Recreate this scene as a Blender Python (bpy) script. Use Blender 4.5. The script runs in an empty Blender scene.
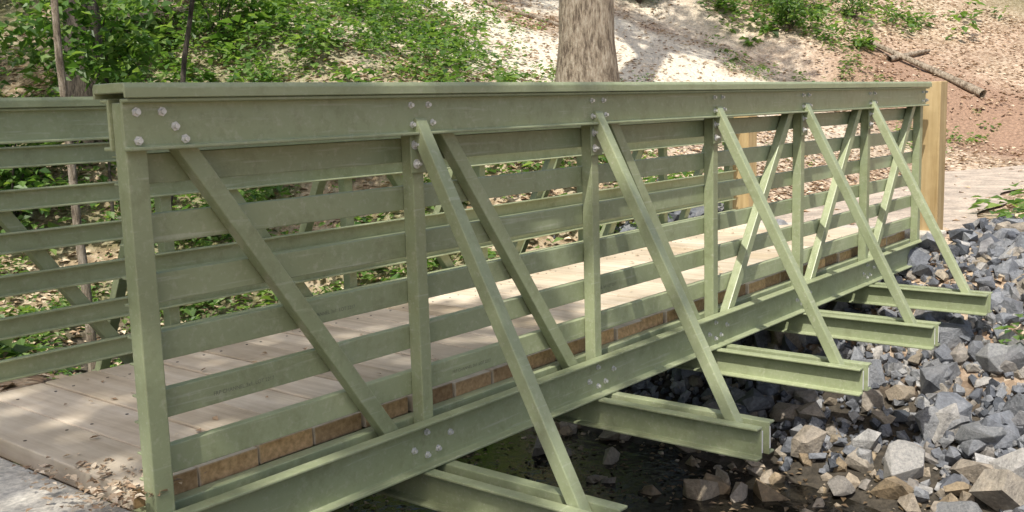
import bpy, bmesh, math, numpy as np
from math import sin, cos, radians, pi
from mathutils import Matrix, Vector
rng=np.random.default_rng(7)
scene=bpy.context.scene
scene.view_settings.view_transform='Standard'; scene.view_settings.look='None'; scene.view_settings.exposure=0
def A(*a): return np.array(a,float)
L,E,W=1.1448,0.8366,1.7224
NP=6

# ---------------------------------------------------------------- helpers
def link(o,parent=None):
    scene.collection.objects.link(o)
    if parent: o.parent=parent
    return o
def empty(name,loc=(0,0,0)):
    e=bpy.data.objects.new(name,None); e.location=loc; e.empty_display_size=.2
    return link(e)
def fast_mesh(name,Vs,F,mat=None,smooth=False):
    me=bpy.data.meshes.new(name); Vs=np.asarray(Vs,np.float32); F=np.asarray(F,np.int32)
    n,k=F.shape
    me.vertices.add(len(Vs)); me.vertices.foreach_set('co',Vs.ravel())
    me.loops.add(n*k); me.loops.foreach_set('vertex_index',F.ravel())
    me.polygons.add(n); me.polygons.foreach_set('loop_start',np.arange(0,n*k,k,dtype=np.int32))
    me.polygons.foreach_set('use_smooth',np.full(n,smooth))
    me.update(calc_edges=True)
    if mat: me.materials.append(mat)
    return me
class Acc:
    def __init__(s): s.v=[]; s.f=[]
    def prism(s,prof,p0,t,ln,ua,va):
        p0=A(*p0);t=A(*t);ua=A(*ua);va=A(*va); b=len(s.v); n=len(prof)
        for e in (0,ln):
            for (a,c) in prof: s.v.append(tuple(p0+t*e+ua*a+va*c))
        s.f.append(tuple(range(b,b+n))); s.f.append(tuple(range(b+2*n-1,b+n-1,-1)))
        for i in range(n):
            j=(i+1)%n; s.f.append((b+i,b+j,b+n+j,b+n+i))
    def box(s,lo,hi):
        s.prism([(lo[1],lo[2]),(hi[1],lo[2]),(hi[1],hi[2]),(lo[1],hi[2])],(lo[0],0,0),(1,0,0),hi[0]-lo[0],(0,1,0),(0,0,1))
    def bar(s,p0,p1,side,w,d):
        p0=A(*p0);p1=A(*p1);t=p1-p0;ln=np.linalg.norm(t);t/=ln;side=A(*side);side=side-t*(side@t);side/=np.linalg.norm(side);o=np.cross(t,side)
        s.prism([(-w/2,-d/2),(w/2,-d/2),(w/2,d/2),(-w/2,d/2)],p0,t,ln,side,o)
    def cyl(s,c,ax,r,h,n=6,ph=0.3):
        ax=A(*ax);q=A(0,0,1) if abs(ax[2])<.9 else A(1,0,0);u=np.cross(ax,q);u/=np.linalg.norm(u);v=np.cross(ax,u)
        s.prism([(r*cos(2*pi*i/n+ph),r*sin(2*pi*i/n+ph)) for i in range(n)],c,ax,h,u,v)
    def obj(s,name,mat,parent=None,bevel=0,seg=2):
        me=bpy.data.meshes.new(name); me.from_pydata(s.v,[],s.f); 
        bm=bmesh.new(); bm.from_mesh(me); bmesh.ops.recalc_face_normals(bm,faces=bm.faces); bm.to_mesh(me); bm.free()
        me.materials.append(mat); o=bpy.data.objects.new(name,me); link(o,parent)
        if bevel:
            m=o.modifiers.new('b','BEVEL'); m.width=bevel; m.segments=seg; m.limit_method='ANGLE'
        return o
def cprof(h,w,t,s=1): return [(0,0),(s*w,0),(s*w,t),(s*t,t),(s*t,h-t),(s*w,h-t),(s*w,h),(0,h)]
def h2(ix,iy,seed):
    n=(ix*374761393+iy*668265263+seed*974634777)&0xffffffff
    n=((n^(n>>13))*1274126177)&0xffffffff
    return ((n^(n>>16))&0xffff)/65535.
def vnoise(x,y,seed=0):
    x=np.asarray(x,float);y=np.asarray(y,float)
    ix=np.floor(x).astype(np.int64);iy=np.floor(y).astype(np.int64);fx=x-ix;fy=y-iy;fx=fx*fx*(3-2*fx);fy=fy*fy*(3-2*fy)
    return (h2(ix,iy,seed)*(1-fx)+h2(ix+1,iy,seed)*fx)*(1-fy)+(h2(ix,iy+1,seed)*(1-fx)+h2(ix+1,iy+1,seed)*fx)*fy
def fbm(x,y,seed=0,o=4): return sum(vnoise(x*2**i,y*2**i,seed+i)*.5**i for i in range(o))/(2-.5**(o-1))
def S(t): t=np.clip(t,0,1); return t*t*(3-2*t)
def sp(t,k=1.): return np.logaddexp(0,np.asarray(t,float)/k)*k
def path_y(x): return .86+.1*(x-7)*S((x-7)/4)-.06*np.maximum(x-11,0)**2
def height(x,y):
    x=np.asarray(x,float);y=np.asarray(y,float)
    y0=5.6+(2.6-5.6)*S((x-2)/5)
    hill=.44*sp(y-y0,.6); 
    bank=.55*S((x-18.2-.4*np.sin(y))/1.2)+.27*sp(x-19.5,1.)
    hill=hill+bank; hill=28*np.tanh(hill/28)
    xc=3.1+.25*np.sin(.6*y)+.10*np.maximum(y-4,0)
    d=x-xc
    nb=1.4+.75*S((.5-y)/.5)
    prof=np.where(d<0,1-S((-d-nb)/(1.35-.35*S((.5-y)/.5))),1-S((d-.95)/3.3))
    rav=-1.3*prof
    nz=.16*(fbm(x*.8,y*.8,3)-.5)+.06*(fbm(x*3,y*3,9,3)-.5)
    far=S((np.hypot(x,y)-12)/30); nz=nz+far*2.2*(fbm(x*.08,y*.08,5)-.5)
    z=hill+rav+nz-.05
    flat=(1-S((np.abs(y-.86)-1.1)/.5))*(1-S((x+.05)/.3))
    flat2=(1-S((np.abs(y-path_y(x))-1.0)/.5))*S((x-6.7)/.3)*(1-S((x-17)/1.5))
    z=z*(1-flat)+flat*(-.03); z=z*(1-flat2)+flat2*(-.01)
    return z
# ---------------------------------------------------------------- node helpers
def newmat(name):
    m=bpy.data.materials.new(name); m.use_nodes=True; nt=m.node_tree; return m,nt,nt.nodes['Principled BSDF']
def N(nt,t,**kw):
    n=nt.nodes.new(t)
    for k,v in kw.items():
        if k in ('operation','blend_type','data_type','feature','attribute_name','noise_dimensions','distance','wave_type','bands_direction','interpolation_type'): setattr(n,k,v)
        else: n.inputs[k.replace('_',' ')].default_value=v
    return n
def ramp(nt,src,stops):
    r=nt.nodes.new('ShaderNodeValToRGB'); e=r.color_ramp.elements
    while len(e)<len(stops): e.new(.5)
    for i,(p,c) in enumerate(stops): e[i].position=p; e[i].color=(*c,1)
    nt.links.new(src,r.inputs[0]); return r.outputs[0]
def coords(nt,scale=(1,1,1),rot=(0,0,0)):
    t=nt.nodes.new('ShaderNodeTexCoord'); m=nt.nodes.new('ShaderNodeMapping'); m.inputs['Scale'].default_value=scale; m.inputs['Rotation'].default_value=rot
    nt.links.new(t.outputs['Object'],m.inputs[0]); return m.outputs[0]
def noise(nt,vec,scale,detail=5,rough=.6):
    n=N(nt,'ShaderNodeTexNoise',Scale=scale,Detail=detail,Roughness=rough); nt.links.new(vec,n.inputs['Vector']); return n.outputs['Fac']
def mix(nt,f,a,b,bt='MIX'):
    m=nt.nodes.new('ShaderNodeMix'); m.data_type='RGBA'; m.blend_type=bt
    for s,i in ((f,0),(a,6),(b,7)):
        if isinstance(s,(int,float)): m.inputs[i].default_value=s
        elif isinstance(s,tuple): m.inputs[i].default_value=(*s,1)
        else: nt.links.new(s,m.inputs[i])
    return m.outputs[2]
def math_(nt,op,a,b=0.):
    m=nt.nodes.new('ShaderNodeMath'); m.operation=op
    for s,i in ((a,0),(b,1)):
        if isinstance(s,(int,float)): m.inputs[i].default_value=s
        else: nt.links.new(s,m.inputs[i])
    return m.outputs[0]
def bump(nt,bs,h,st,dist=.01):
    b=N(nt,'ShaderNodeBump',Strength=st,Distance=dist); nt.links.new(h,b.inputs['Height']); nt.links.new(b.outputs[0],bs.inputs['Normal'])
def island(nt): return nt.nodes.new('ShaderNodeNewGeometry').outputs['Random Per Island']
# ---------------------------------------------------------------- materials
def m_frp():
    m,nt,b=newmat('olive_fiberglass'); c=coords(nt)
    n1=noise(nt,c,2.2,6,.65); n2=noise(nt,coords(nt,(3,60,60)),1.0,4,.6); n3=noise(nt,c,38,3,.7); n4=noise(nt,c,9,6,.75)
    base=ramp(nt,n1,[(.3,(.275,.315,.18)),(.55,(.33,.375,.225)),(.75,(.38,.42,.265))])
    dust=ramp(nt,n3,[(.54,(0,0,0)),(.75,(1,1,1))])
    f=math_(nt,'MULTIPLY',dust,.32)
    c1=mix(nt,f,base,(.60,.59,.47))
    st=ramp(nt,n2,[(.60,(0,0,0)),(.70,(1,1,1))]); f2=math_(nt,'MULTIPLY',st,.28)
    c2=mix(nt,f2,c1,(.64,.65,.54))
    grime=ramp(nt,n4,[(.5,(1,1,1)),(.72,(.66,.64,.58))]); c2=mix(nt,.7,c2,grime,'MULTIPLY')
    isl=island(nt); c3=mix(nt,.5,c2,mix(nt,1.0,c2,ramp(nt,isl,[(0,(.74,.76,.72)),(1,(1.25,1.22,1.2))]),'MULTIPLY'))
    nt.links.new(c3,b.inputs['Base Color'])
    r=ramp(nt,n1,[(.3,(.27,.27,.27)),(.7,(.46,.46,.46))]); nt.links.new(r,b.inputs['Roughness'])
    bump(nt,b,n2,.12,.004); return m
def m_wood(name,c0,c1,c2,axis='y',rough=.75):
    m,nt,b=newmat(name); sc={'y':(14,.9,14),'z':(14,14,.9),'x':(.9,14,14)}[axis]
    vm=coords(nt,sc); isl=island(nt)
    cb=nt.nodes.new('ShaderNodeVectorMath'); cb.operation='ADD'; k=nt.nodes.new('ShaderNodeCombineXYZ'); nt.links.new(math_(nt,'MULTIPLY',isl,50.),k.inputs[0]); nt.links.new(math_(nt,'MULTIPLY',isl,31.),k.inputs[1])
    nt.links.new(vm,cb.inputs[0]); nt.links.new(k.outputs[0],cb.inputs[1])
    g=noise(nt,cb.outputs[0],1.2,8,.68); g2=noise(nt,coords(nt),1.6,6,.65)
    col=ramp(nt,g,[(.3,c0),(.5,c1),(.7,c2)])
    tint=ramp(nt,isl,[(0,(.70,.66,.60)),(.35,(1,.98,.95)),(.7,(1.08,1.05,1.02)),(1,(.86,.80,.70))])
    col=mix(nt,.9,col,tint,'MULTIPLY')
    dirt=ramp(nt,g2,[(.42,(1,1,1)),(.66,(.68,.65,.60))]); col=mix(nt,.8,col,dirt,'MULTIPLY')
    if axis=='y':
        ge=nt.nodes.new('ShaderNodeNewGeometry'); sx=nt.nodes.new('ShaderNodeSeparateXYZ'); nt.links.new(ge.outputs['True Normal'],sx.inputs[0])
        e=math_(nt,'POWER',math_(nt,'ABSOLUTE',sx.outputs[1]),4.)
        ec=mix(nt,1.,ramp(nt,noise(nt,coords(nt,(1,1,1)),45,4,.6),[(.3,(.36,.22,.10)),(.7,(.66,.45,.25))]),ramp(nt,isl,[(0,(.45,.42,.38)),(.5,(1.,1.,1.)),(1,(1.35,1.3,1.2))]),'MULTIPLY')
        col=mix(nt,e,col,ec)
    nt.links.new(col,b.inputs['Base Color']); b.inputs['Roughness'].default_value=rough; bump(nt,b,g,.35,.006); return m
def m_leaf(name,cols,trans=.4,rough=.45):
    m,nt,b=newmat(name); isl=island(nt)
    k=len(cols); col=ramp(nt,isl,[(i/(k-1),c) for i,c in enumerate(cols)])
    nt.links.new(col,b.inputs['Base Color']); b.inputs['Roughness'].default_value=rough
    if trans:
        t=nt.nodes.new('ShaderNodeBsdfTranslucent'); nt.links.new(mix(nt,1.0,col,(2.2,2.3,1.),'MULTIPLY'),t.inputs[0])
        mx=nt.nodes.new('ShaderNodeMixShader'); mx.inputs[0].default_value=trans
        nt.links.new(b.outputs[0],mx.inputs[1]); nt.links.new(t.outputs[0],mx.inputs[2]); nt.links.new(mx.outputs[0],nt.nodes['Material Output'].inputs[0])
    return m
def m_rock(name,cols):
    m,nt,b=newmat(name); isl=island(nt); k=len(cols)
    col=ramp(nt,isl,[(i/(k-1),c) for i,c in enumerate(cols)])
    c=coords(nt); n=noise(nt,c,9,7,.7); n2=noise(nt,c,45,4,.7)
    col=mix(nt,.85,col,ramp(nt,n,[(.3,(.55,.55,.57)),(.5,(1,1,1)),(.7,(1.45,1.4,1.35))]),'MULTIPLY')
    col=mix(nt,.5,col,ramp(nt,n2,[(.35,(.6,.6,.6)),(.65,(1.35,1.35,1.35))]),'MULTIPLY')
    nt.links.new(col,b.inputs['Base Color']); b.inputs['Roughness'].default_value=.7; bump(nt,b,math_(nt,'ADD',n2,n),.8,.015); return m
def m_ground():
    m,nt,b=newmat('forest_floor'); c=coords(nt)
    at=N(nt,'ShaderNodeAttribute',attribute_name='mask'); sep=nt.nodes.new('ShaderNodeSeparateColor'); nt.links.new(at.outputs['Color'],sep.inputs[0])
    v=N(nt,'ShaderNodeTexVoronoi',Scale=16.); nt.links.new(c,v.inputs['Vector']); v.inputs['Randomness'].default_value=1
    vs=nt.nodes.new('ShaderNodeSeparateColor'); nt.links.new(v.outputs['Color'],vs.inputs[0])
    lit=ramp(nt,vs.outputs[0],[(0,(.22,.15,.10)),(.3,(.40,.30,.21)),(.6,(.55,.44,.33)),(1,(.68,.59,.47))])
    n=noise(nt,c,.7,7,.65); n2=noise(nt,c,20,6,.7)
    lit=mix(nt,.8,lit,ramp(nt,n,[(.3,(.55,.50,.43)),(.6,(1.15,1.12,1.1))]),'MULTIPLY')
    sun_pale=ramp(nt,n2,[(.3,(.66,.58,.44)),(.7,(.92,.87,.74))])  # overexposed sunlight on the hillside, painted as a near-white ground colour
    lit=mix(nt,.5,lit,ramp(nt,n2,[(.35,(.5,.45,.4)),(.65,(1.3,1.3,1.3))]),'MULTIPLY')
    lit=mix(nt,at.outputs['Alpha'],lit,sun_pale)
    soil=ramp(nt,n2,[(.3,(.19,.115,.075)),(.7,(.42,.275,.19))])
    grn=ramp(nt,n2,[(.3,(.035,.06,.015)),(.7,(.14,.19,.06))])
    wet=ramp(nt,n2,[(.3,(.022,.019,.014)),(.7,(.09,.075,.055))])
    col=mix(nt,sep.outputs[0],lit,soil); col=mix(nt,sep.outputs[1],col,grn); col=mix(nt,sep.outputs[2],col,wet)
    nt.links.new(col,b.inputs['Base Color']); b.inputs['Roughness'].default_value=.9
    bump(nt,b,math_(nt,'ADD',n2,math_(nt,'MULTIPLY',v.outputs['Distance'],2.)),.7,.025); return m
def m_simple(name,stops,scale,rough,bst=.3,bd=.01,metal=0,sc2=None):
    m,nt,b=newmat(name); c=coords(nt); n=noise(nt,c,scale,7,.7); col=ramp(nt,n,stops)
    if sc2:
        n2=noise(nt,c,sc2,5,.7); col=mix(nt,.7,col,ramp(nt,n2,[(.35,(.55,.55,.55)),(.65,(1.4,1.38,1.35))]),'MULTIPLY')
    nt.links.new(col,b.inputs['Base Color']); b.inputs['Roughness'].default_value=rough; b.inputs['Metallic'].default_value=metal
    bump(nt,b,n,bst,bd); return m
def m_bark(name,c0,c1,c2):
    m,nt,b=newmat(name); c=coords(nt,(1,1,.2)); n=noise(nt,c,36,9,.75)
    n3=noise(nt,coords(nt,(1,1,.35)),11,6,.65)
    d=math_(nt,'ADD',math_(nt,'MULTIPLY',n,.6),math_(nt,'MULTIPLY',n3,.4))
    nt.links.new(ramp(nt,d,[(.42,c0),(.49,c1),(.58,c2)]),b.inputs['Base Color']); b.inputs['Roughness'].default_value=.9; bump(nt,b,d,1.,.08); return m
FRP=m_frp()
PLANK=m_wood('weathered_plank',(.54,.46,.35),(.69,.61,.49),(.79,.72,.61),'y')
POSTW=m_wood('treated_pine',(.36,.25,.11),(.52,.39,.20),(.62,.49,.28),'z')
STEEL=m_simple('galvanised_steel',[(.3,(.55,.55,.53)),(.7,(.8,.8,.77))],60,.35,.1,.002,.25)
STICK=m_simple('printed_label',[(.3,(.7,.7,.68)),(.7,(.85,.85,.83))],30,.5,.02)
INK=m_simple('printed_ink',[(.3,(.14,.15,.10)),(.7,(.22,.23,.16))],30,.6,.02)
ASPH=m_simple('asphalt',[(.3,(.035,.035,.037)),(.6,(.075,.075,.078)),(.75,(.16,.16,.16))],70,.9,.8,.01)
CONC=m_simple('concrete',[(.3,(.40,.37,.32)),(.7,(.68,.65,.58))],6,.9,.5,.01,0,60)
GRAVEL=m_simple('gravel_fines',[(.3,(.32,.26,.21)),(.55,(.54,.46,.38)),(.75,(.70,.62,.54))],38,.95,.8,.02,0,3)
ROCK=m_rock('riprap_stone',[(.05,.058,.07),(.11,.12,.14),(.17,.183,.205),(.25,.262,.28),(.13,.137,.148),(.36,.362,.36),(.30,.25,.18),(.19,.20,.22),(.09,.098,.115)])
BOULD=m_rock('fieldstone',[(.20,.15,.09),(.34,.27,.18),(.26,.23,.19),(.42,.35,.26)])
BIGR=m_rock('boulder_stone',[(.24,.25,.26),(.36,.36,.355),(.31,.28,.24),(.42,.41,.39)])
GROUND=m_ground()
BARK=m_bark('bark_grey',(.12,.09,.065),(.32,.26,.19),(.50,.43,.34))
BARKD=m_bark('bark_dark',(.03,.024,.018),(.08,.065,.05),(.15,.125,.10))
LEAFM=m_leaf('canopy_leaf',[(.035,.075,.015),(.06,.12,.025),(.09,.15,.035),(.05,.10,.02)],.45)
UND=m_leaf('undergrowth_leaf',[(.035,.08,.022),(.08,.165,.04),(.14,.24,.065),(.06,.12,.035),(.21,.30,.09),(.10,.18,.05)],.42)
LIT=m_leaf('dry_leaf',[(.20,.13,.08),(.38,.26,.16),(.54,.42,.29),(.70,.60,.46),(.30,.19,.11)],0,.7)
LITD=m_leaf('wet_leaf',[(.07,.045,.03),(.13,.09,.05),(.20,.15,.09)],0,.5)
# ---------------------------------------------------------------- ground
def axis_(a,b,fine,far):
    xs=list(np.arange(a,b+1e-6,fine)); s=fine; x=xs[-1]; r=[]
    while x<far: s*=1.16; x+=s; r.append(x)
    l=[]; x=a; s=fine
    while x>-far: s*=1.16; x-=s; l.append(x)
    return np.array(l[::-1]+xs+r)
gx=axis_(-3,13,.09,260); gy=axis_(-5,9,.09,260)
GX,GY=np.meshgrid(gx,gy,indexing='ij'); GZ=height(GX,GY)
nx,ny=GX.shape; idx=np.arange(nx*ny).reshape(nx,ny)
F=np.stack([idx[:-1,:-1],idx[1:,:-1],idx[1:,1:],idx[:-1,1:]],-1).reshape(-1,4)
me=fast_mesh('ground',np.stack([GX,GY,GZ],-1).reshape(-1,3),F,GROUND,True)
def sun_patch(x,y):  # where strong sun is painted into the hillside; litter and plants thin out
    return S(1.6-np.hypot((x-13)/5.5,(y-8.6)/4.4))*S((fbm(x*.7,y*.7,91)-.25)/.25)
def green_density(x,y):
    a=S((7.3-(x-.50*y))/2.4)*S((y-2.0)/.6)
    t=fbm(x*.35,y*.35,21); b=S((t-.47)/.12)*S((y-8.6)/3)*.8
    c=S((fbm(x*.9,y*.9,33)-.40)/.14)
    far=S((np.hypot(x,y)-23)/6)*.9
    return np.clip(np.maximum(np.maximum(a*(.35+.65*c),b*.7),far*c),0,1)
red=S((GX-16.5)/1.)*(1-S((GX-20.3)/1.2))*S((GY+3)/2)*(1-S((GY-5)/2))
red=np.maximum(red,.35*S((fbm(GX*.5,GY*.5,77)-.55)/.1))
grn=.6*green_density(GX,GY); wetm=S((-.55-GZ)/.4)*(GZ<0)
sun_mask=.85*sun_patch(GX,GY)
ca=me.color_attributes.new('mask','FLOAT_COLOR','POINT'); ca.data.foreach_set('color',np.stack([red*(1-sun_mask),grn*(1-.6*sun_mask),wetm,sun_mask],-1).astype(np.float32).ravel())
ground=link(bpy.data.objects.new('ground',me))
def sheet(name,mat,x0,x1,fy0,fy1,dz,res=.15,fz=None):
    xs=np.arange(x0,x1+1e-6,res); k=24; P=[]
    for x in xs:
        a,b=fy0(x),fy1(x)
        for j in range(k+1):
            y=a+(b-a)*j/k; P.append((x,y,(fz(x,y) if fz else float(height(x,y)))+dz))
    id_=np.arange(len(P)).reshape(-1,k+1)
    F=np.stack([id_[:-1,:-1],id_[1:,:-1],id_[1:,1:],id_[:-1,1:]],-1).reshape(-1,4)
    return link(bpy.data.objects.new(name,fast_mesh(name,P,F,mat,True)))
sheet('gravel_path',GRAVEL,7.1,17.2,lambda x:path_y(x)-.95+.08*sin(3*x),lambda x:path_y(x)+.95+.08*sin(2.3*x+1),.03,.12)
sheet('asphalt_path',ASPH,-14,-.17,lambda x:-.75,lambda x:2.5,.07,.15)
# water
xs=np.linspace(.6,5.4,60); ys=np.linspace(-7,9,120)
id_=np.arange(60*120).reshape(60,120)
PX,PY=np.meshgrid(xs,ys,indexing='ij')
mw,nt,b=newmat('creek_water'); b.inputs['Base Color'].default_value=(.018,.016,.012,1); b.inputs['Roughness'].default_value=.06; b.inputs['IOR'].default_value=1.33
bump(nt,b,noise(nt,coords(nt),7,4,.6),.4,.03)
F=np.stack([id_[:-1,:-1],id_[1:,:-1],id_[1:,1:],id_[:-1,1:]],-1).reshape(-1,4)
link(bpy.data.objects.new('creek',fast_mesh('creek',np.stack([PX,PY,np.full_like(PX,-1.285)],-1).reshape(-1,3),F,mw,True)))
# ---------------------------------------------------------------- bridge
bridge=empty('pedestrian_bridge')
Xn=[i*L for i in range(NP+1)]; XE=Xn[-1]; Xn[0]=.02
CH=.18; BZ,BH=1.07,.145
def truss(tag,tf):
    s=1 if tf(1)>tf(0) else -1
    ch=Acc(); web=Acc(); rl=Acc(); bo=Acc(); cp=Acc()
    x0,x1=-.022,XE+.045
    ln=x1-x0; ya=(0,s,0)
    ch.prism(cprof(BH,.042,.011,-1),(x0,tf(0),BZ),(1,0,0),ln,ya,(0,0,1))
    ch.prism(cprof(BH,.042,.011,1),(x0,tf(.06),BZ),(1,0,0),ln,ya,(0,0,1))
    ch.prism(cprof(CH,.052,.011,-1),(.06-.12,tf(0),-CH),(1,0,0),ln+.03,ya,(0,0,1))
    ch.prism(cprof(CH,.052,.011,1),(.06-.12,tf(.06),-CH),(1,0,0),ln+.03,ya,(0,0,1))
    ch.obj(tag+'_chords',FRP,bridge,.0035)
    cp.prism([(-.052,0),(-.044,0),(-.044,.014),(.108,.014),(.108,0),(.116,0),(.116,.030),(.108,.042),(-.044,.042),(-.052,.030)],(x0-.012,tf(0),BZ+BH+.001),(1,0,0),ln+.03,ya,(0,0,1))
    cp.obj(tag+'_rail_cap',FRP,bridge,.003)
    for i,x in enumerate(Xn):
        z0=-CH-.03 if i in(0,NP) else -CH-.05
        w=.066 if i in (0,NP) else .056
        web.bar((x,tf(.03),z0),(x,tf(.03),BZ+BH-.01),(1,0,0),w,.057)
    off=.11
    for i in range(3):
        web.bar((Xn[i]+off,tf(.03),BZ+.08),(Xn[i+1]-off,tf(.03),-.12),(1,0,.0),.060,.05)
        j=NP-i
        web.bar((Xn[j]-off,tf(.03),BZ+.08),(Xn[j-1]+off,tf(.03),-.12),(1,0,.0),.060,.05)
    for i in range(1,NP):
        p0=A(Xn[i],tf(-.0),BZ+.05); p1=A(Xn[i],tf(-E+.1),-CH-.10)
        web.bar(p0,p1,(1,0,0),.056,.05)
        web.box((Xn[i]-.045,min(tf(-.001),tf(-.010)),BZ-.14),(Xn[i]+.045,max(tf(-.001),tf(-.010)),BZ-.001))
    web.obj(tag+'_posts_and_braces',FRP,bridge,.004)
    for k in range(6):
        zt=BZ-.012-.176*k
        rl.prism(cprof(.088,.035,.008,1),(-.004,tf(.0605),zt-.088),(1,0,0),XE+.034,ya,(0,0,1))
    rl.obj(tag+'_rails',FRP,bridge,.003)
    def bolt(x,z,y=-.011,r=.011):
        yy=tf(y); bo.cyl((x,yy,z),(0,-s,0),r*1.75,.003,16); bo.cyl((x,yy-s*.003,z),(0,-s,0),r,.011,6,rng.random()); bo.cyl((x,yy-s*.013,z),(0,-s,0),r*.55,.012,10)
    for i,x in enumerate(Xn):
        zc=BZ+BH/2
        if i==0:
            for dx,dz in ((0,.035),(0,-.045),(.08,.035),(.12,-.008),(.15,-.045)): bolt(x+dx,zc+dz,-.001,.014)
        else:
            for dx,dz in ((-.04,.035),(-.035,-.035),(0.05,.035),(.07,-.03)): bolt(x+dx,zc+dz,-.001,.013)
        for dx,dz in ((-.03,.045),(.03,-.035),(-.10,-.01),(-.03,-.045),(.10,.01)) : bolt(x+dx,-CH/2+dz,-.001,.014)
        if 0<i<NP:
            bolt(x-.025,BZ-.035,-.0105,.010); bolt(x-.02,BZ-.105,-.0105,.010)
    bo.obj(tag+'_bolts',STEEL,bridge)
truss('near_truss',lambda y:y)
truss('far_truss',lambda y:W-y)
cb=Acc()
for i in range(NP+1):
    e=E if 0<i<NP else -.0
    for s in (-1,1):
        cb.prism(cprof(.14,.052,.011,s),(Xn[i]+s*.031,-e,-CH-.1425),(0,1,0),W+2*e,(1,0,0),(0,0,1))
for y in (.3,W/2,W-.3):
    cb.box((-.05,y-.03,-CH),(XE+.02,y+.03,-.012))
cb.obj('cross_beams',FRP,bridge,.0035)
lb=Acc()
lb.box((-.015,-.0035,BZ+.05),(.005,-.0005,BZ+.10))
for i in (1,2,3,4):
    for s in (-1,1):
        zz=-CH-.135
        lb.box((Xn[i]+s*.0365-.004,-E-.0025,zz+.02),(Xn[i]+s*.0365+.004,-E-.0005,zz+.115))
lb.obj('label',STICK,bridge)
for k,(xx,kk) in enumerate([(.62,3),(1.35,5),(.25,4),(2.3,4)]):
    tc=bpy.data.curves.new('rail_print','FONT'); tc.body='FRP CHANNEL 3x1  LOT 2217'; tc.size=.018
    to=bpy.data.objects.new('rail_print',tc); link(to,bridge); tc.materials.append(INK)
    to.location=(xx,.0598,BZ-.012-.176*kk-.06); to.rotation_euler=(pi/2,0,0)
dk=Acc(); sc=Acc(); x=-.02
while x<XE+.02:
    w=.229+rng.uniform(-.003,.003); dz=rng.uniform(-.004,.004); e0=rng.uniform(-.014,.014); e1=rng.uniform(-.01,.01)
    dk.box((x,.122+e0,-.010+dz*.3),(x+w,W-.122+e1,.058+dz))
    for yy in (.3,W/2,W-.3):
        for xx in (x+.04,x+w-.04): sc.cyl((xx+rng.uniform(-.006,.006),yy+rng.uniform(-.01,.01),.0575+dz),(0,0,1),.006,.002,8)
    x+=.240
XD=x
dk.obj('deck_planks',PLANK,bridge,.005); sc.obj('deck_screws',m_simple('screw',[(.3,(.05,.05,.05)),(.7,(.12,.1,.08))],40,.5,.1,.002,.6),bridge)
for x0,x1 in ((-.45,-.08),(XD+.01,XD+.28)):
    ab=Acc(); ab.box((x0+.02,-.12,-1.1),(x1-.0,W+.12,.045)); o=ab.obj('concrete_abutment',CONC,None,.02)
# ---------------------------------------------------------------- wood posts
for y in (.02,W-.02):
    p=Acc(); x=XE+.33
    p.prism([(-.088,-.088),(.088,-.088),(.088,.088),(-.088,.088)],(x,y,-.8),(0,0,1),2.06,(1,0,0),(0,1,0))
    p.obj('wooden_post',POSTW,None,.006)
# ---------------------------------------------------------------- rocks
def hull(n,seed,flat=.75):
    r=np.random.default_rng(seed); bm=bmesh.new()
    for _ in range(n):
        v=r.normal(size=3); v/=np.linalg.norm(v); v*=r.uniform(.8,1.05); v*=A(1,r.uniform(.75,.95),flat); bm.verts.new(v)
    g=bmesh.ops.convex_hull(bm,input=bm.verts); bmesh.ops.delete(bm,geom=[e for e in g['geom_interior'] if isinstance(e,bmesh.types.BMVert)],context='VERTS')
    bmesh.ops.triangulate(bm,faces=bm.faces); bm.verts.ensure_lookup_table(); bm.verts.index_update()
    V_=np.array([v.co[:] for v in bm.verts]); F_=np.array([[v.index for v in f.verts] for f in bm.faces]); bm.free(); return V_,F_
def quats(n,r):
    q=r.normal(size=(n,4)); q/=np.linalg.norm(q,axis=1)[:,None]; w,x,y,z=q.T
    return np.stack([1-2*(y*y+z*z),2*(x*y-z*w),2*(x*z+y*w),2*(x*y+z*w),1-2*(x*x+z*z),2*(y*z-x*w),2*(x*z-y*w),2*(y*z+x*w),1-2*(x*x+y*y)],-1).reshape(n,3,3)
def scatter(name,temps,P,Sz,mat,r):
    n=len(P); R=quats(n,r); Vs=[];Fs=[];off=0; ch=r.integers(0,len(temps),n)
    for t,(Vt,Ft) in enumerate(temps):
        I=np.where(ch==t)[0]
        if len(I)==0: continue
        v=np.einsum('nij,vj->nvi',R[I],Vt)*Sz[I][:,None,None]+P[I][:,None,:]
        f=Ft[None]+ (off+np.arange(len(I))*len(Vt))[:,None,None]
        Vs.append(v.reshape(-1,3)); Fs.append(f.reshape(-1,3)); off+=len(I)*len(Vt)
    return link(bpy.data.objects.new(name,fast_mesh(name,np.concatenate(Vs),np.concatenate(Fs),mat)))
temps=[hull(r_,i+3,f_) for i,(r_,f_) in enumerate([(10,.6),(12,.8),(14,.7),(9,.9),(13,.55),(11,.75),(16,.8),(10,.7)])]
def rip(n,x0,x1,y0,y1,s0,s1,seed,lift=.35,pw=2.2,keep=None):
    r=np.random.default_rng(seed); x=r.uniform(x0,x1,n); y=r.uniform(y0,y1,n); s=s0+(s1-s0)*r.random(n)**pw
    if keep is not None:
        k=keep(x,y,r); x,y,s=x[k],y[k],s[k]
    return np.stack([x,y,height(x,y)+s*lift],-1),s
def keep_far(x,y,r):
    inb=(x>XE+.1)&(y>-.2)&(y<2.0)
    onpath=(np.abs(y-path_y(x))<.95)&(x>6.9)
    edge=S((x-4.2-.6*(fbm(x*.8,y*.8,51)-.3)-.3*np.clip(y,0,2))/.6)*S((8.6-x-.35*np.sin(y*2))/.7)*(1-S((y-2.2)/1.2))
    return (r.random(len(x))<edge)&~inb&~onpath
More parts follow.
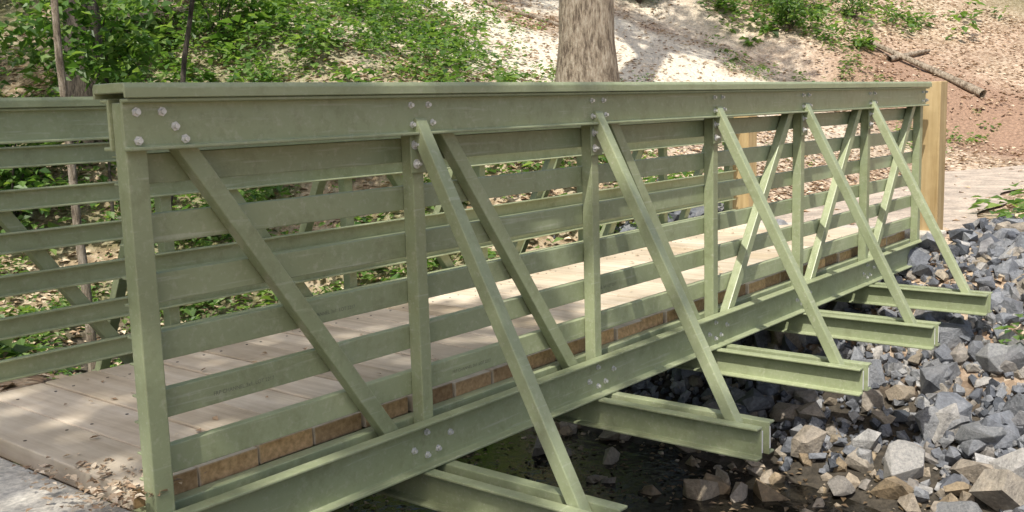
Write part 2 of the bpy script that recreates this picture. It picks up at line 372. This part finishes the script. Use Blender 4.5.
a=rip(19000,3.6,8.8,-4.5,3.5,.018,.072,1,.4,1.9,keep_far)
b_=rip(2100,4.0,8.2,-4.5,3.5,.06,.13,2,.45,2,keep_far)
c_=rip(240,4.2,8.,-4.5,3.,.12,.20,4,.3,1.5,keep_far)
P=np.concatenate([a[0],b_[0],c_[0]]); Sz=np.concatenate([a[1],b_[1],c_[1]])
scatter('riprap',temps,P,Sz,ROCK,np.random.default_rng(5))
def keep_toe(x,y,r): return r.random(len(x))<S(1-np.abs(x-4.4)/.9)
a=rip(150,3.5,5.4,-3,3,.07,.19,11,.3,1.6,keep_toe); b_=rip(2600,1.2,4.8,-3,4,.010,.045,12,.35,2.5); c_=rip(60,1.2,4.6,-3,4,.05,.13,13,.3,2)
P=np.concatenate([a[0],b_[0],c_[0]]); Sz=np.concatenate([a[1],b_[1],c_[1]])
scatter('creek_stones',temps,P,Sz,BOULD,np.random.default_rng(6))
for i,(x,y,s,mt) in enumerate([(4.66,-.64,.20,0),(5.0,-1.0,.18,0),(5.6,-.95,.20,0),(4.35,-1.05,.15,0),(5.7,.6,.18,1),(5.0,.25,.15,1),(4.4,-.35,.12,0),(6.3,-1.1,.17,0),(5.3,-.4,.12,1),(4.75,.0,.12,1)]):
    r=np.random.default_rng(300+i); bm=bmesh.new()
    for _ in range(22):
        v=r.normal(size=3); v/=np.linalg.norm(v); bm.verts.new(v*A(1,.8,.62)*r.uniform(.85,1.06))
    g=bmesh.ops.convex_hull(bm,input=bm.verts); bmesh.ops.delete(bm,geom=[e for e in g['geom_interior'] if isinstance(e,bmesh.types.BMVert)],context='VERTS')
    me_=bpy.data.meshes.new('boulder'); bm.to_mesh(me_); bm.free(); me_.materials.append(BOULD if mt else BIGR)
    o=link(bpy.data.objects.new('boulder',me_)); o.scale=(s,s,s); o.rotation_euler=(r.uniform(-.4,.4),r.uniform(-.4,.4),r.uniform(0,6)); o.location=(x,y,float(height(x,y))+s*.42)
    m=o.modifiers.new('b','BEVEL'); m.width=.03; m.segments=2
# ---------------------------------------------------------------- leaves
def leaves(P,az,pitch,size,asp=.36,roll=None):
    n=len(P); d=np.stack([np.cos(az)*np.cos(pitch),np.sin(az)*np.cos(pitch),np.sin(pitch)],-1)
    s=np.stack([np.sin(az),-np.cos(az),np.zeros(n)],-1); u=np.cross(s,d)
    if roll is not None: s,u=s*np.cos(roll)[:,None]+u*np.sin(roll)[:,None],u*np.cos(roll)[:,None]-s*np.sin(roll)[:,None]
    z=size[:,None]
    v=np.stack([P,P+d*z*.5-s*z*asp+u*z*.10,P+d*z-u*z*.12,P+d*z*.5+s*z*asp+u*z*.10],1).reshape(-1,3)
    b=np.arange(n)[:,None]*4
    f=np.concatenate([b+A(0,3,2).astype(int),b+A(0,2,1).astype(int)],0)
    return v,f
def leafobj(name,P,az,pi_,size,mat,parent=None,asp=.36,roll=None):
    v,f=leaves(P,az,pi_,size,asp,roll); return link(bpy.data.objects.new(name,fast_mesh(name,v,f,mat)),parent)
def plants(name,n,x0,x1,y0,y1,dens,per,hgt,ls,seed):
    r=np.random.default_rng(seed); x=r.uniform(x0,x1,n); y=r.uniform(y0,y1,n); k=r.random(n)<dens(x,y); x,y=x[k],y[k]; m=len(x)
    H=hgt*r.uniform(.3,1.3,m)*(.6+.8*fbm(x*.7,y*.7,61)); LS=ls*r.choice([.6,.8,1,1.5],m)
    X=np.repeat(x,per);Y=np.repeat(y,per);HH=np.repeat(H,per); q=m*per
    az=r.uniform(0,2*pi,q); rad=HH*.55*np.sqrt(r.random(q)); zz=HH*r.uniform(.15,1,q)
    px=X+rad*np.cos(az);py=Y+rad*np.sin(az)
    P=np.stack([px,py,np.repeat(height(x,y),per)+zz],-1)
    sz=np.repeat(LS,per)*r.uniform(.5,1.3,q)
    return leafobj(name,P,az,r.uniform(-.6,.5,q),sz,UND,None,.33,r.uniform(-.4,.4,q))
plants('undergrowth',4200,-4,11,2.1,11,green_density,24,.36,.085,31)
plants('undergrowth',6200,-14,34,8,34,lambda x,y:green_density(x,y)*(1-.7*sun_patch(x,y)),16,.6,.17,32)
plants('undergrowth',2600,14,44,-6,34,lambda x,y:.4*S((fbm(x*.25,y*.25,41)-.48)/.1)*S((x-21)/4),18,.6,.16,33)
plants('undergrowth',1400,8,20,2.5,9,lambda x,y:.5*S((fbm(x*.6,y*.6,43)-.50)/.08),20,.24,.07,34)
plants('undergrowth',170,18.8,23.5,5.2,9.0,lambda x,y:S((fbm(x*.9,y*.9,47)-.35)/.1),26,.5,.14,35)
plants('undergrowth',120,8.3,14,-1.2,-.25,lambda x,y:.8+0*x,20,.18,.08,36)
r=np.random.default_rng(40); n=60000
x=np.concatenate([r.uniform(-4,14,n//2),r.uniform(6,26,n//2)]); y=np.concatenate([r.uniform(2.0,12,n//2),r.uniform(-3,14,n//2)])
k=~((np.abs(y-path_y(x))<1.0)&(x>6.9)&(x<18)&(r.random(n)>.05))&(r.random(n)>.72*sun_patch(x,y)); x,y=x[k],y[k]; n=len(x)
leafobj('leaf_litter',np.stack([x,y,height(x,y)+.012+.02*(np.abs(y-path_y(x))<1.0)],-1),r.uniform(0,2*pi,n),r.uniform(-.15,.35,n),r.uniform(.05,.12,n),LIT,None,.3,r.uniform(-.4,.4,n))
n=2600; x=r.uniform(.8,5.,n); y=r.uniform(-3,4,n)
leafobj('leaf_litter',np.stack([x,y,np.maximum(height(x,y),-1.283)+.012],-1),r.uniform(0,2*pi,n),r.uniform(-.1,.3,n),r.uniform(.025,.06,n),LITD,None,.3)
n=380; x=np.concatenate([r.normal(-.04,.09,n-110),r.uniform(0,6.5,110)]); y=np.concatenate([np.abs(r.normal(.15,.2,n-110)),r.uniform(.15,1.6,110)])
leafobj('deck_debris',np.stack([x,y,np.full(n,.066)],-1),r.uniform(0,2*pi,n),r.uniform(-.05,.4,n),r.uniform(.012,.04,n),LIT,None,.3,r.uniform(-.5,.5,n))
# ---------------------------------------------------------------- trees
def tube(path,rad,seg=14,jit=.06,seed=0):
    r=np.random.default_rng(seed); path=np.asarray(path,float); n=len(path); Vs=[]; ph=r.uniform(0,6,4)
    for i in range(n):
        t=path[min(i+1,n-1)]-path[max(i-1,0)]; t/=np.linalg.norm(t); q=A(1,0,0) if abs(t[0])<.9 else A(0,1,0); u=np.cross(t,q);u/=np.linalg.norm(u);v=np.cross(t,u)
        for j in range(seg):
            a=2*pi*j/seg; rr=rad[i]*(1+jit*sin(3*a+ph[0]+i*.2)+jit*.6*sin(7*a+ph[1]))
            Vs.append(path[i]+u*rr*cos(a)+v*rr*sin(a))
    F=[(i*seg+j,i*seg+(j+1)%seg,(i+1)*seg+(j+1)%seg,(i+1)*seg+j) for i in range(n-1) for j in range(seg)]
    return np.array(Vs),np.array(F)
def crownmesh(seed,n,rx,rz,ls,nc=46,tight=.26,mat=None):
    r=np.random.default_rng(seed); C=r.normal(size=(nc,3)); C/=np.linalg.norm(C,axis=1)[:,None]; C*=(r.random(nc)**.45)[:,None]*A(rx,rx,rz)
    ci=r.integers(0,nc,n); P=C[ci]+r.normal(size=(n,3))*A(.55,.55,.32)*rx*tight
    v,f=leaves(P,r.uniform(0,2*pi,n),r.uniform(-.9,.5,n),ls*r.uniform(.6,1.3,n),.34,r.uniform(-.8,.8,n))
    return fast_mesh('crown',v,f,mat or LEAFM),C
CR=[crownmesh(100+i,2200,2.6,2.0,.24) for i in range(3)]
SC=[crownmesh(200+i,1100,.8,.8,.12,22,.3,UND) for i in range(3)]
def tree(x,y,r0,H,mat,seed,lean=(0,0),crown=True,small=False,flare=1.35):
    rr=np.random.default_rng(seed); z=float(height(x,y))-.1; e=empty('tree' if not small else 'sapling',(x,y,z)); n=14
    t=np.linspace(0,1,n); wob=np.cumsum(rr.normal(size=(n,2))*.012*H*.4,0)*t[:,None]
    path=np.stack([lean[0]*t*H+wob[:,0],lean[1]*t*H+wob[:,1],t*H],-1); rad=r0*(1-.6*t)*(1+(flare-1)*np.exp(-t*H/.35))
    v,f=tube(path,rad,26 if r0>.15 else 10,.035,seed); link(bpy.data.objects.new('trunk',fast_mesh('trunk',v,f,mat,True)),e)
    if crown:
        me_,C=(SC if small else CR)[seed%3]
        top=path[-1]; o=link(bpy.data.objects.new('crown',me_),e); o.location=top+A(0,0,.0); o.rotation_euler=(0,0,rr.uniform(0,6))
        Vs=[];Fs=[];off=0; ca,sa=cos(o.rotation_euler[2]),sin(o.rotation_euler[2])
        for c in C[:9 if not small else 6]:
            c=A(c[0]*ca-c[1]*sa,c[0]*sa+c[1]*ca,c[2]); st=path[int(n*rr.uniform(.6,.9))]
            mid=(st+top+c)/2+A(0,0,-.1*H*.3); q=[st,st*.4+mid*.6,mid*.4+(top+c)*.6,top+c]
            vv,ff=tube(q,np.array([.35,.25,.15,.05])*r0,7,0,1); Vs.append(vv);Fs.append(ff+off);off+=len(vv)
        link(bpy.data.objects.new('limbs',fast_mesh('limbs',np.concatenate(Vs),np.concatenate(Fs),mat,True)),e)
    return e
tree(9.1,4.8,.36,15,BARK,1,(.02,.01))
tree(4.65,8.7,.21,18,BARKD,2)
tree(2.5,5.05,.042,5.5,BARK,3,(-.01,.0),True,True)
tree(3.3,5.7,.035,4.5,BARKD,4,(.16,-.2),True,True)
for i,(x,y,r0,h) in enumerate([(5.6,9.4,.025,2.6),(6.6,10.2,.03,3.0),(4.1,7.4,.02,2.2),(7.6,9.2,.02,1.9),(2.6,8.0,.025,2.6),(8.3,11.4,.03,3.)]): tree(x,y,r0,h,BARKD,50+i,(.05*(-1)**i,.03),True,True)
for i,(x,y,r0,lx,ly,H) in enumerate([(7.6,11.4,.07,0,.02,17),(9.8,15,.11,.02,0,13),(3.6,12.6,.12,.0,0,14),(15,20.5,.2,0,0,12),(8.5,19,.2,.02,0,12),(4,18,.22,0,0,12),(21,15.5,.2,0,0,12),(27,12,.22,0,0,12),(29,5,.25,0,0,12),(22,23,.22,0,0,12),(31,18,.25,0,0,12),(-3.6,8.4,.2,0,0,13),(-1.5,11.5,.18,0,0,13)]):
    tree(x,y,r0,H,BARKD if i%3 else BARK,10+i,(lx,ly))
tree(-6.4,-1.6,.18,12,BARKD,40)  # unseen tree behind the camera, placed so its crown dapples the deck
tree(-3.0,-7.5,.2,13,BARKD,41)
for i,(x,y,s) in enumerate([(1.5,7.2,.9),(3.4,8.2,1.0),(5.2,9.6,1.),(6.3,8.4,.7),(7.2,9.8,1.),(2.0,9.0,1.1),(9.0,11.6,.9),(19.6,6.8,.7),(20.9,7.3,.9),(18.4,9.8,.9),(16.4,10.8,.8),(14.5,12.8,.9),(22.2,6.4,.6)]):
    z=float(height(x,y)); e=empty('shrub',(x,y,z)); o=link(bpy.data.objects.new('foliage',SC[i%3][0]),e); o.location=(0,0,.75*s); o.scale=(s,s,s); o.rotation_euler=(0,0,i)
    Vs=[];Fs=[];off=0
    for c in SC[i%3][1][:10]:
        ca,sa=cos(i),sin(i); c=A(c[0]*ca-c[1]*sa,c[0]*sa+c[1]*ca,c[2])*s+A(0,0,.75*s)
        vv,ff=tube([A(0,0,-.05),c*.5+A(0,0,.1),c],[.018*s,.011*s,.004],6,0,1); Vs.append(vv);Fs.append(ff+off);off+=len(vv)
    link(bpy.data.objects.new('stems',fast_mesh('stems',np.concatenate(Vs),np.concatenate(Fs),BARKD,True)),e)
for i,(x0,y0,x1,y1,r0) in enumerate([(19.75,2.9,20.9,5.6,.085),(20.2,4.9,21.6,4.5,.07),(24,8.2,27,5.5,.09),(12.5,9.5,13.7,8.3,.05)]):
    t=np.linspace(0,1,8); X=x0+(x1-x0)*t+.06*np.sin(5*t+i); Y=y0+(y1-y0)*t; Z=height(X,Y)+r0*.9; Z=np.maximum(Z,Z[0]+(Z[-1]-Z[0])*t)
    v,f=tube(np.stack([X,Y,Z],-1),r0*(1-.5*t),12,.08,i); link(bpy.data.objects.new('fallen_log',fast_mesh('fallen_log',v,f,BARK,True)))
def bigplant(x,y,n,spread,ls,seed):
    r=np.random.default_rng(seed); az=r.uniform(0,2*pi,n); rad=spread*np.sqrt(r.random(n)); P=np.stack([x+rad*np.cos(az),y+rad*np.sin(az),height(x+rad*np.cos(az),y+rad*np.sin(az))+r.uniform(.03,.2,n)],-1)
    leafobj('broadleaf_plant',P,az+r.normal(0,.5,n),r.uniform(-.3,.3,n),ls*r.uniform(.6,1.2,n),UND,None,.34,r.uniform(-.3,.3,n))
bigplant(8.9,-.35,60,.42,.15,1); bigplant(9.9,-.45,60,.5,.16,2); bigplant(5.75,-1.05,30,.14,.09,3); bigplant(5.3,-1.5,14,.12,.08,4); bigplant(11.2,-.5,60,.5,.16,5)
# ---------------------------------------------------------------- light
w=bpy.data.worlds.new('World'); scene.world=w; w.use_nodes=True; nt=w.node_tree; bg=nt.nodes['Background']
sky=nt.nodes.new('ShaderNodeTexSky'); sky.sky_type='NISHITA'; sky.sun_disc=False; sky.dust_density=4; sky.ozone_density=.6
sd=Vector((-.60,-.25,1.0)).normalized()
sky.sun_elevation=math.asin(sd.z); sky.sun_rotation=math.atan2(sd.x,sd.y)
nt.links.new(sky.outputs[0],bg.inputs[0]); bg.inputs[1].default_value=.15
sl=bpy.data.lights.new('sun','SUN'); sl.energy=5; sl.angle=radians(.5); sl.color=(1,.95,.86); so=link(bpy.data.objects.new('sun',sl)); so.rotation_euler=sd.to_track_quat('Z','Y').to_euler()
# ---------------------------------------------------------------- camera
p=[-1.561,-2.642,1.163,.6852,.1452,-.02972,1024.2]
yaw,pit,rol=p[3:6]
d=A(cos(yaw)*cos(pit),sin(yaw)*cos(pit),-sin(pit)); r0=A(sin(yaw),-cos(yaw),0); u0=np.cross(r0,d); R_=cos(rol)*r0+sin(rol)*u0; u_=-sin(rol)*r0+cos(rol)*u0
cam=bpy.data.cameras.new('camera'); co=link(bpy.data.objects.new('camera',cam)); scene.camera=co
co.matrix_world=Matrix([[R_[i],u_[i],-d[i],p[i]] for i in range(3)]+[[0,0,0,1]])
cam.sensor_width=36; cam.lens=p[6]/1024*36; cam.clip_start=.05; cam.clip_end=1000
